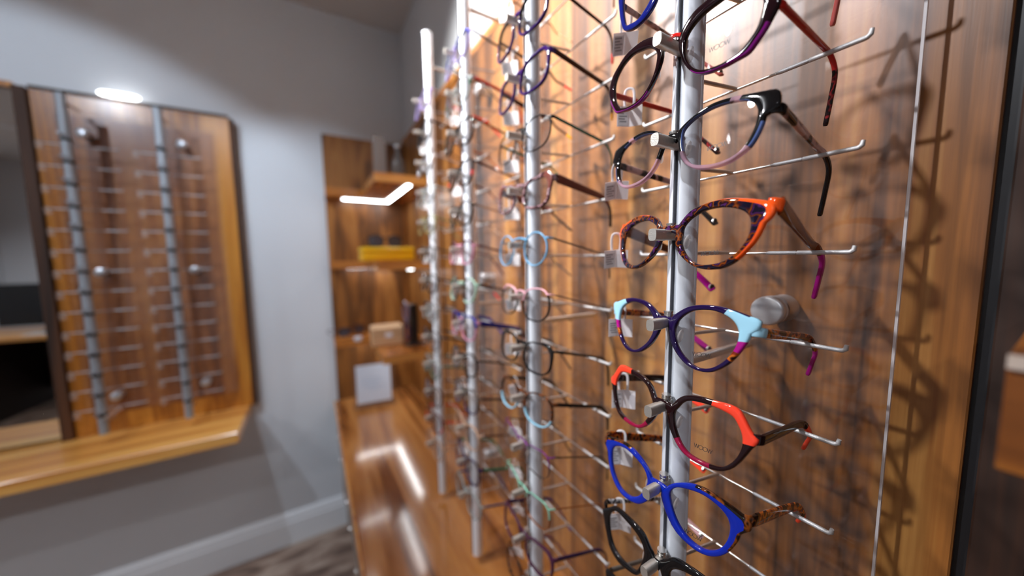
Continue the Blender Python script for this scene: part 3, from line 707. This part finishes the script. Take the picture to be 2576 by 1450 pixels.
NM = {
 1: dict(mats=[BURG, REDT, PURE], fn=m1, temple=REDT, tips=(TORR, .64, 'black tip with red flecks'), bm=1, hm=1, bh=1.6, T=4.8, th=(6, 5, 4.5, 4.5), label='burgundy eight-sided eyeglasses with a red back edge and WOOW on the lens', woow=(32.8, 14.0, .05)),
 2: dict(mats=[BLK, PINKC, LILC], fn=m2, temple=TORP, tips=(BLK, .5, 'plain black tip'), label='black rectangular eyeglasses fading to clear pink, WOOW on the lens', T=4.4, th=(8, 6.5, 5, 5), woow=(33.4, 19.2, .06), hm=0),
 3: dict(mats=[TORT, ORG], fn=m3, temple=BRNT, tips=(MAG, .56, 'magenta tip'), label='orange-edged tortoiseshell cat-eye eyeglasses with brown temples', T=4.6, th=(14, 8.5, 6, 5), woow=(35.4, 13.4, .11), hm=1),
 4: dict(mats=[PURP, SKY, MAG, TORO], fn=m4, temple=TORO, tips=(MAG, .62, 'magenta tip'), label='dark violet round eyeglasses with pale blue corners', T=4.4, th=(8, 6.5, 5, 5.5), woow=(29.7, 20.6, .08), hm=1),
 5: dict(mats=[DKRED, CORAL, RASP], fn=m5, temple=DKRED, tips=(CORAL, .5, 'coral tip'), label='dark red angular eyeglasses with coral upper corners', T=4.4, th=(9, 7.5, 5, 5), woow=(32.8, 26.5, .05), hm=0),
 6: dict(mats=[BLUE, TORB], fn=m6, temple=TORO, tips=(CORAL, .62, 'orange tip'), label='cobalt blue cat-eye eyeglasses with tortoiseshell brow', T=4.6, th=(11, 8, 5, 5), woow=(27.2, 17.2, .03), hm=1),
 7: dict(mats=[BLK], fn=any_(0), temple=WBM, tips=(PINKB, .62, 'pale pink tip'), label='plain glossy black eyeglasses cut off by the bottom edge, below the blue pair', T=4.4, th=(6, 5, 4, 6), woow=None),
}
for r in range(1, 8):
    n_ = NEAR[r]; s = NM[r]
    if r == 1: n_['bv'] += 2.0
    make_pair(n_['q'], n_['I'], n_['O'], n_['bv'], n_['hv'], dict(mats=s['mats']), s['fn'], s['label'], G1, s['temple'], s['tips'], T=s['T'], th=s['th'], bh=s.get('bh', 3.4), bm=s.get('bm', 0), hm=s.get('hm', 0), rod=rodz(r), woow=s['woow'], disc=True, N=96,
              drop={1: .053, 2: .052, 3: .048, 4: .040, 5: .034, 6: .030, 7: .035}[r])
I0 = [(14, 15), (16, 7), (19.5, 3.3), (25.4, -1.8), (32.6, -5.7), (41.9, -3.9), (48.1, -1.4), (52.3, 8.3), (55.5, 22), (55, 34), (47, 41), (30, 42), (18, 36), (14, 26)]
O0 = [(10, 14), (12.9, 1), (17, -5.3), (23.7, -9.4), (32, -10.7), (41.3, -9.4), (50.5, -4), (55.5, 5.8), (60, 20), (63, 38), (52, 46), (30, 47), (14, 41), (9, 27)]
make_pair((.1916, .222, 0, .1, 0), I0, O0, 36, 30, dict(mats=[NAVY]), any_(0), 'royal blue eyeglasses cut off by the top edge above the burgundy pair', G1, TORP, (SALM, .6), rod=rodz(0), disc=True, T=4.2, th=(6, 5, 5, 6), hm=0)
I8 = [(12, 30), (12, 14), (20, 6), (40, 5), (56, 8), (63, 18), (64, 34), (60, 44), (40, 46), (18, 44)]
O8 = [(8, 31), (8, 12), (18, 2), (40, 1), (60, 4), (68, 17), (71, 36), (70, 50), (40, 51), (14, 49)]
make_pair((.1916, -.422, 0, .08, 0), I8, O8, 42, 44, dict(mats=[BLK]), any_(0), 'matt black squared eyeglasses, lowest pair, barely visible at the bottom edge', G1, plain('grey_temple', (.10, .09, .08, 1), .4), (YELT, .42, 'yellow tip'), rod=rodz(8), T=4.0)
TGP = 'price tags on the nearest pole'
for r, pos, rz, tl, lab in ((0, (.300, .262, .2525), .35, .55, 'white plastic price tag hanging below the royal blue eyeglasses'),
                    (1, (.306, .262, .176), .25, .05, 'white plastic price tag behind the burgundy eight-sided lens'),
                    (2, (.300, .272, .098), .3, .45, 'white plastic price tag behind the black and clear pink eyeglasses'),
                    (3, (.300, .272, .021), .3, .25, 'white plastic price tag behind the orange-edged tortoiseshell lens'),
                    (4, (.302, .266, -.058), .2, .1, 'white plastic price tag behind the violet and pale blue eyeglasses'),
                    (5, (.304, .262, -.141), .25, -.1, 'white plastic price tag behind the dark red and coral lens'),
                    (6, (.304, .264, -.212), .2, -.1, 'white plastic price tag behind the cobalt blue cat-eye lens'),
                    (7, (.304, .264, -.298), .2, 0, 'white plastic price tag behind the plain glossy black lens')):
    price_tag(pos, -PI / 2 * 0 + rz - PI / 3, tl, lab, TGP)

# the three further poles: shapes from a few outline families
def family(a=28.5, b=23.5, n=2.4, cat=0, rim=3.0, top=0, corner=0, cx=39, cy=26, low=1.0):
    I, O = [], []
    for k in range(20):
        t = 2 * PI * k / 20; ct, st = math.cos(t), math.sin(t)
        x = a * math.copysign(abs(ct) ** (2 / n), ct); y = b * math.copysign(abs(st) ** (2 / n), st)
        if y < 0: y *= low
        y += cat * max(0, ct) * max(0, st) * 2
        I.append((cx + x, cy + y))
        w_ = rim + top * max(0, st) ** 2 + corner * max(0, ct) * max(0, st) * 2
        l = math.hypot(x, y) or 1
        O.append((cx + x * (1 + w_ / l), cy + y * (1 + w_ / l)))
    return I, O
def met(name, h, r=.28, m=.75): return plain(name, h, r, m)
S_ = lambda **k: k
top_ = lambda lo, hi: (lambda a, w, d: 1 if lo < a < hi else 0)
TEAL = acetate('teal_acetate', '#0a5a4c'); VIO = acetate('violet_clear', '#2e1256', .88); LAV = acetate('lavender_clear', '#a99bd0', .6); MINT = met('mint_metal', '#7fc4ae', .35, .2)
BLT = met('baby_blue_metal', '#5fa3cf', .35, .1); BKM = met('black_metal', '#101012'); GRM = met('gunmetal', '#5b5552'); PKM = met('pink_metal', '#dba6b4', .35, .1)
PUM = met('purple_metal', '#6d1a78', .35, .3); BRM = met('bronze_metal', '#8a4e1c', .35, .4); SLV = met('silver_metal', '#c9ccd2', .2, .9)
CLR = acetate('clear_grey', '#aab4b6', .4); CLP = acetate('clear_rose', '#c48aa4', .5); CLM = acetate('clear_mint', '#a9cdbd', .5); PLUM = acetate('plum_dark', '#401a35'); TAUP = acetate('taupe_acetate', '#6d3f38')
OLV = acetate('olive_clear', '#8c8a5c', .55); GRNT = acetate('green_temple', '#0a5c42'); BLUT = acetate('petrol_temple', '#0d3a66'); MARN = acetate('maroon_temple', '#4c0f12'); REDB = acetate('bright_red', '#c81e26'); BEIG = acetate('beige_clear', '#c8a68e', .5); ICE = acetate('ice_blue', '#8fc3dc', .8)
MOTT = tortoise('purple_brown_mottle', ['#1c1018', '#5e3a3c', '#a98c94', '#241420'])
TH = (1.8, 1.8, 1.8, 3.2)
# per pole, from the top: (family args, mats, matfn, temple mat, tip, T, temple heights, drop, words)
P2 = [
 S_(f=dict(n=2.6, rim=1.2), m=[SLV], t=BRM, T=1.8, th=TH, w='thin silver rimmed eyeglasses with bronze temples'),
 S_(f=dict(n=2.8, b=23, cat=2, rim=3.0), m=[VIO, BLK], fn=top_(20, 170), t=DKBRN, tip=(REDT, .85), th=(4, 4, 3, 3), w='violet and black rectangular eyeglasses with red temple ends'),
 S_(f=dict(n=2.8, b=22, cat=3, rim=3.2, corner=2), m=[VIO], t=DKBRN, tip=(AMB, .9), th=(7, 7, 3.4, 3.4), w='deep purple rectangular eyeglasses with amber temple ends'),
 S_(f=dict(n=2.3, b=23, rim=1.3), m=[BKM], t=TEAL, tip=(AMB, .9), T=1.9, th=(4, 4.5, 3, 3), w='thin black wire eyeglasses with dark teal temples'),
 S_(f=dict(n=2.8, b=19, a=24, cat=3, rim=4.2, corner=7), m=[MOTT, TAUP], fn=top_(5, 60), t=TAUP, tip=(BLK, .62), th=(13, 9, 3.5, 5), w='chunky brown-pink mottled eyeglasses with wide temples'),
 S_(f=dict(n=2.0, a=23, b=23, rim=1.7), m=[BLT], t=GRM, T=2.2, th=(2.8, 2.4, 2.2, 3), w='round baby blue metal eyeglasses with grey temples'),
 S_(f=dict(n=2.3, b=22, cat=2, rim=2.0, low=1.05), m=[BLK, PKM], fn=top_(35, 175), bm=1, t=GRM, tip=(BLK, .9), T=2.6, th=TH, w='black eyeglasses with a pale pink brow line'),
 S_(f=dict(n=2.5, b=21, cat=2, rim=2.5, corner=4), m=[BLK], t=BLK, hmat=None, th=(4, 3.4, 2.6, 3), w='black rectangular eyeglasses with a red and teal hinge band', band=True),
 S_(f=dict(n=2.3, b=22, rim=2.4, cat=2), m=[TORB, ICE], fn=top_(190, 350), t=BLK, th=(6, 5.5, 4.5, 4.5), w='dark tortoiseshell eyeglasses with icy blue lower rims'),
 S_(f=dict(n=2.5, b=19, cat=4, rim=1.0), m=[GRM, PUM], fn=top_(5, 175), bm=1, t=BKM, T=1.9, th=TH, w='purple browline wire eyeglasses with thin black temples'),
 S_(f=dict(n=2.5, b=20, cat=4, rim=1.1), m=[BRM, MINT], fn=top_(5, 175), bm=1, t=BRM, T=2.2, th=TH, w='mint green browline eyeglasses with bronze temples'),
 S_(f=dict(n=2.5, b=21, cat=3, rim=2.8, corner=3), m=[PLUM], t=PURP, tip=(NAVY, .9), th=(7, 5, 3, 3), w='very dark plum eyeglasses with purple temples'),
 S_(f=dict(n=2.5, b=20, cat=2, rim=2.8), m=[TORB], t=PLUM, th=(4, 4, 3, 3), w='brown-black eyeglasses half cut by the bottom edge'),
]
P3 = [
 S_(f=dict(n=2.6, cat=3, rim=2.2), m=[LAV, BLUE], fn=top_(20, 160), t=BLK, th=(4, 4, 3, 3), w='lavender eyeglasses with a blue brow and black temples'),
 S_(f=dict(n=2.3, rim=2.6), m=[CLR, TEAL], fn=top_(0, 20), t=REDT, th=(7, 6, 4, 4), w='clear grey eyeglasses with coral red temples'),
 S_(f=dict(n=2.6, rim=3.2, cat=3), m=[BLK], t=TORO, th=(4, 4, 3, 3), w='black eyeglasses with amber flecked temples'),
 S_(f=dict(n=2.5, rim=3.0, cat=3), m=[BLK, REDB], fn=top_(345, 360), t=MARN, th=(5, 4, 3, 3), w='black eyeglasses with red side bars and maroon temples'),
 S_(f=dict(n=2.3, rim=2.6), m=[BLK], t=BEIG, th=(4, 4, 3, 3), w='slim black half-round eyeglasses with beige temples'),
 S_(f=dict(n=2.0, a=24, b=23, rim=3), m=[CLP, PLUM], fn=top_(40, 150), t=MARN, th=(4, 4, 3, 3), w='round rose-clear eyeglasses with maroon temples'),
 S_(f=dict(n=2.1, a=25, b=24, rim=2.8), m=[CLM, BKM], fn=top_(100, 230), t=DKBRN, tip=(REDB, .6), th=(5, 4, 3, 3), w='oval mint-clear eyeglasses with dark brown temples'),
 S_(f=dict(n=2.6, rim=3.4, corner=3), m=[CLP, NAVY], fn=top_(10, 170), t=NAVY, th=(12, 8, 4, 4), w='navy and clear pink eyeglasses with broad navy temples'),
 S_(f=dict(n=2.1, a=25, b=23, rim=3.2), m=[BLK], t=BLK, th=(4, 4, 3, 3), w='glossy black oval eyeglasses with black temples'),
 S_(f=dict(n=2.5, rim=2.6), m=[GRM, PURP], fn=top_(190, 340), t=BLK, th=(5, 4, 3, 3), w='grey eyeglasses with purple lower rims'),
 S_(f=dict(n=2.3, rim=2.6), m=[BEIG], t=DKBRN, th=(4, 4, 3, 3), w='beige see-through eyeglasses with brown temples'),
 S_(f=dict(n=2.5, rim=3.0, cat=3), m=[PURP, BLK], fn=top_(10, 60), t=GRNT, th=(7, 6, 3, 3), w='dark violet eyeglasses with green temples'),
 S_(f=dict(n=2.2, rim=2.6), m=[CLR], t=BLUT, th=(5, 4, 3, 3), w='grey see-through eyeglasses with petrol blue temples'),
]
P4 = [
 S_(f=dict(n=2.5, rim=3.2), m=[LAV], t=BEIG, w='lavender see-through eyeglasses'),
 S_(f=dict(n=2.5, rim=3.2, cat=2), m=[BLK], t=BLK, w='dark eyeglasses with black temples'),
 S_(f=dict(n=2.1, rim=1.6), m=[SLV], t=SLV, w='silver wire eyeglasses'),
 S_(f=dict(n=2.4, rim=3.2), m=[CLR], t=CLR, w='clear frosted eyeglasses'),
 S_(f=dict(n=2.4, rim=3.0), m=[OLV], t=OLV, w='olive see-through eyeglasses'),
 S_(f=dict(n=2.0, a=23, b=22, rim=2.2), m=[GRM], t=GRM, w='round gunmetal eyeglasses'),
 S_(f=dict(n=2.4, rim=3.4), m=[BLK], t=BLK, w='thick black eyeglasses'),
 S_(f=dict(n=2.2, rim=2.6), m=[CLR, GRM], fn=top_(10, 170), t=GRM, w='grey two-tone eyeglasses'),
 S_(f=dict(n=2.5, rim=3.2), m=[GRM, BLK], fn=top_(10, 170), t=BLK, th=(6, 5, 4, 4), w='grey eyeglasses with a bold black temple'),
 S_(f=dict(n=2.2, rim=2.6), m=[CLR, TEAL], fn=top_(190, 350), t=TEAL, w='grey and teal eyeglasses'),
 S_(f=dict(n=2.5, rim=3.0), m=[DKBRN], t=DKBRN, w='dark brown eyeglasses'),
 S_(f=dict(n=2.4, rim=3.2), m=[MARN, REDB], fn=top_(320, 360), t=REDB, w='maroon eyeglasses with red sides'),
 S_(f=dict(n=2.3, rim=3.0), m=[BEIG], t=BEIG, w='beige see-through eyeglasses near the pole foot'),
]
rnd = random.Random(3)
for pi, (rows, nm) in enumerate(((P2, 'second'), (P3, 'third'), (P4, 'farthest')), 1):
    for j, s in enumerate(rows):
        r = j - 2
        I, O = family(**s['f'])
        q = (Y1 + SP * pi + rnd.uniform(-.001, .001), rodz(r) - .0155, rnd.uniform(-.05, .05), rnd.uniform(.06, .13), rnd.uniform(-.02, .02))
        lab = '%s, %s pair on the %s pole' % (s['w'], ORDW[j], nm)
        tip = s.get('tip')
        root = make_pair(q, I, O, 41.5, 41 + s['f'].get('cat', 0), dict(mats=s['m']), s.get('fn', any_(0)), lab, 'eyeglasses on the %s pole' % nm, s['t'], tip, T=s.get('T', 4.0), bh=(1.3 if s.get('T', 4) < 2.7 else 2.6), th=s.get('th', (4.5, 4, 3, 3.2)), tt=(.8 if s.get('T', 4) < 2.7 else 1.6), bm=s.get('bm', 0), hm=s.get('bm', 0), rod=rodz(r), N=56 if pi == 1 else 40, drop=rnd.uniform(.036, .052))
        if pi == 1 or j % 2 == 1:
            price_tag((.303, Y1 + SP * pi + .070, rodz(r) + .020), -PI / 3 + rnd.uniform(-.2, .4), rnd.uniform(-.1, .4), 'white plastic price tag on the %s pair of the %s pole' % (ORDW[j], nm), 'price tags on the %s pole' % nm)
# ---------------------------------------------------------------- far wall: oak sill, veneered panel, mirror, empty racks
t = thing('oak_sill', 'deep pale oak ledge sticking out of the back wall under the empty racks', 'ledge', (-1.0, YB, -.706))
G().box(-1.15, .715, -.315, -.0005, 0, .045, b=.004).build('board', [SILLW], t)
pan = thing('backing_panel', 'walnut veneered board with lighter border behind the empty racks', 'panel', (-.545, YB, -.661))
G().box(-.262, .275, -.040, -.0005, 0.0005, 1.262, b=.002).build('board', [PANELO], pan)
G().box(-.262, .275, -.043, -.040, 1.262, 1.274, b=.001).build('top_edge', [DARKW], pan)
G().box(.2752, .288, -.043, -.0005, .0005, 1.262, b=.001).build('side_edge', [DARKW], pan)  # shade on the board's right side face, put into the dark colour
G().box(-.292, -.2622, -.055, -.0005, .0005, 1.262, b=.001).build('side_edge', [DARKW], pan)
G().box(-.21, .215, -.0425, -.0402, .075, 1.19).build('inlay', [PANELW], pan, 'darker inner field of the board')
a2 = thing('acrylic_screen', 'clear acrylic sheet fixed in front of the far walnut board', 'panel', (-.535, YB - .075, -.661))
G().box(-.222, .225, -.004, 0, .09, 1.20, b=.0005).build('sheet', [ACRYL], a2)
for x, cn in ((-.675, 'left'), (-.415, 'right')):
    for z, w_ in ((.46, 'upper'), (-.036, 'middle'), (-.51, 'lower')):
        t = thing('standoff_fixing', '%s %s round metal fixing on the far acrylic sheet' % (w_, cn), 'fixing', (x, YB - .079, z), 0, 'round fixings on the far acrylic sheet')
        G().lathe([(.004, -.014), (.014, -.013), (.016, -.011), (.016, -.0004)], (0, 0, 0), 1, 24).build('cap', [CAPM], t)
        G().lathe([(.013, .0044), (.013, .0310)], (0, 0, 0), 1, 20).build('barrel', [CAPM], t)
HOOK = frosted('clear_hook', '#b9aaa4', .22)
FALU = plain('grey_satin_pole', (.30, .32, .35, 1), .5, .3)
def far_pole(x, label):
    t = thing('display_pole', label, 'display pole', (x, 1.75, -.615), 0, 'empty eyewear poles on the far wall')
    G().lathe([(.0125, 0.0003), (.0125, 1.170)], (0, 0, 0), 2, 24).build('upright', [FALU], t)
    for z in (1.15, .03): G().tube([(0, .0120, z), (0, .1005, z)], .004, 8).build('wall_bracket', [STEEL], t)
    for i in range(14):
        z = 1.023 - i * .0733
        G().lathe([(.0128, z - .005), (.0142, z - .004), (.0142, z + .004), (.0128, z + .005)], (0, 0, 0), 2, 20).build('collar', [BLACKM], t)
        G().tube([(0, -.0125, z + .012), (0, -.040, z + .013)], .0035, 8).build('peg', [FALU], t)
        G().tube([(0, .0120, z), (0, .0745, z)], .0016, 6).build('arm', [FALU], t)
        h = .092; ry = .075
        rd = G().tube([(-h, ry, z), (h, ry, z)], .0013, 6).build('rod', [FALU], t)
        for sg in (-1, 1):
            G().tube([(sg * .035, ry, z), (sg * h, ry, z), (sg * (h + .002), ry, z + .006)], .0022, 8).build('sleeve', [SLEEVE], rd)
        G().box(-h - .004, -h + .013, ry - .012, ry - .004, z - .022, z + .004, b=.001).build('clear_hook', [HOOK], t)
    return t
far_pole(-.680, 'left one of the two empty-looking aluminium poles before the far walnut board')
far_pole(-.452, 'right one of the two empty-looking aluminium poles before the far walnut board')
t = thing('cable_tie', 'small crumpled clear plastic tag hanging low on the left far pole', 'tag', (-.640, 1.735, -.545), .3)
G().tube([(-.031, .0, -.012), (-.018, -.006, .0), (.0, 0, .012), (.016, .004, .02)], .006, 8).build('body', [HOOK], t)
# mirror, reflecting the rest of the shop
t = thing('wall_mirror', 'large mirror left of the walnut board, reflecting a desk and ceiling lamp', 'mirror', (-1.30, YB, -.661))
MIR = plain('mirror_silver', (.86, .88, .89, 1), .015, 1.0, vary=0.0)
G().box(-.55, .460, -.030, -.0005, .006, 1.255).build('backing', [BLACKM], t)
G().box(-.549, .457, -.036, -.0303, .009, 1.252, b=.001).build('glass', [MIR], t)
G().box(-.55, .460, -.046, -.0005, 1.2555, 1.274).build('top_trim', [PANELO], t, 'thin orange-brown wood strip')
# added glowing oval that stands in for a bright highlight on the panel's top edge
t = thing('highlight_oval', 'glowing white oval standing in for a highlight on the top edge of the walnut board', 'highlight', (-.585, YB - .035, .613))
s = G(); s.lathe([(.004, -.055), (.009, -.045), (.011, -.02), (.011, .02), (.009, .045), (.004, .055)], (0, -.012, .009), 0, 16)
s.build('housing', [emit('highlight_glow', (.95, .98, 1, 1), 3.2)], t)  # glows in place of the highlight, no real lamp body

# ---------------------------------------------------------------- ceiling fittings
def head(i, pos, aim, label):
    t = thing('ceiling_spotlight', label, 'spotlight', (pos[0], pos[1], CEIL), 0, 'ceiling spotlights')
    d = (Vector(aim) - Vector(pos)).normalized(); p = Vector((0, 0, pos[2] - CEIL))
    G().lathe([(.045, -.0003), (.045, -.012), (.04, -.016), (.01, -.016)], (0, 0, 0), 2, 24).build('base', [CAPM], t)
    G().tube([(0, 0, -.014), tuple(p - d * .09)], .007, 8).build('stem', [CAPM], t)
    a = p - d * .115; b = p - d * .006
    G().tube([tuple(a), tuple(a + d * .012), tuple(b)], [.020, .0275, .0275], 24).build('housing', [CAPM], t)
    G().tube([tuple(b + d * .0003), tuple(b + d * .0018)], .0185, 24).build('lamp_face', [LAMPM], t)
for i, (s, w_) in enumerate(zip(SPOTS, ('aimed at the wood wall by the racks', 'aimed at the mirror wall', 'added as fill for the nearest pole', 'aimed at the corner by the desk'))):
    head(i, s[0], s[1], 'cylindrical ceiling spotlight ' + w_)
for (x, y), e in DOWN:
    t = thing('downlight', 'round recessed ceiling downlight %s' % {-2.19: 'mirrored in the wall mirror', -1.9: 'added for fill beyond the left edge near the mirror wall', -.9: 'added for fill behind the camera', -2.3: 'added for fill over the desk'}[x], 'downlight', (x, y, CEIL), 0, 'recessed downlights')
    G().lathe([(.03, -.0003), (.062, -.0003), (.064, -.004), (.055, -.006), (.050, -.003)], (0, 0, 0), 2, 28).build('bezel', [TRIMW], t)
    G().lathe([(.002, -.0025), (.049, -.0025), (.049, -.0008), (.002, -.0008)], (0, 0, 0), 2, 28).build('lamp_face', [emit('down_face', (1, .98, .93, 1), 14)], t)
# ---------------------------------------------------------------- what the mirror shows: desk with monitor
t = thing('office_desk', 'dark reception desk with a wood top, seen only in the mirror', 'desk', (-2.1, -1.25, FL), .15)
G().box(-.8, .8, -.35, .35, .74, .77, b=.003).build('desktop', [SILLW], t)
DK = plain('dark_carcass', (.02, .012, .01, 1), .5)
G().box(-.78, -.35, -.32, .32, 0, .74).build('pedestal', [DK], t)
G().box(.30, .62, -.32, .32, 0, .74).build('pedestal', [DK], t)
G().box(-.35, .30, -.30, -.27, .15, .74).build('modesty_panel', [DK], t)
t = thing('computer_monitor', 'wide black computer monitor on the dark desk, seen in the mirror', 'monitor', (-2.1, -1.25, FL + .7705), .15)
G().box(-.45, .45, -.02, .02, .06, .46, b=.004).build('screen', [plain('screen_black', (.004, .004, .005, 1), .25)], t)
G().box(-.03, .03, -.02, .01, .01, .06).build('neck', [BLACKM], t)
G().box(-.13, .13, -.09, .09, 0.0003, .012, b=.003).build('foot', [BLACKM], t)
t = thing('keyboard', 'thin pale keyboard on the dark desk, seen in the mirror', 'keyboard', (-2.05, -1.00, FL + .7705), .15)
G().box(-.21, .21, -.06, .06, 0.0003, .015, b=.003).build('body', [plain('keyboard_grey', (.5, .52, .55, 1), .4)], t)

# two more pairs lying on the corner shelves, copied with their parts
SMOKE = plain('smoke_lens', (.06, .06, .08, 1), .08, coat=.5)
def lay_pair(src, loc, rz, label):
    c = copy_tree(src); c.matrix_world = Matrix.Translation(loc) @ Matrix.Rotation(rz, 4, 'Z')
    for ch in c.children:
        if ch.name.startswith('lens'):
            ch.material_slots[0].link = 'OBJECT'; ch.material_slots[0].material = SMOKE
    c['label'] = label; c['group'] = 'eyeglasses lying in the corner'
    return c
bpy.context.view_layer.update()
byl = {o['label']: o for o in scene.objects if o.parent is None and o.get('category') == 'glasses'}
pick = lambda k: next(o for l, o in byl.items() if k in l)
lay_pair(pick('thick black eyeglasses'), (.278, 1.532, .0475), .12, 'black sunglasses lying on top of the bright yellow box')
lay_pair(pick('brown-black eyeglasses'), (.150, 1.79, -.375), .5, 'dark sunglasses lying at the left end of the lowest corner shelf')

# ---------------------------------------------------------------- lift everything so that the floor lies at z = 0
for o in list(scene.objects):
    if o.parent is None: o.location.z += Z0
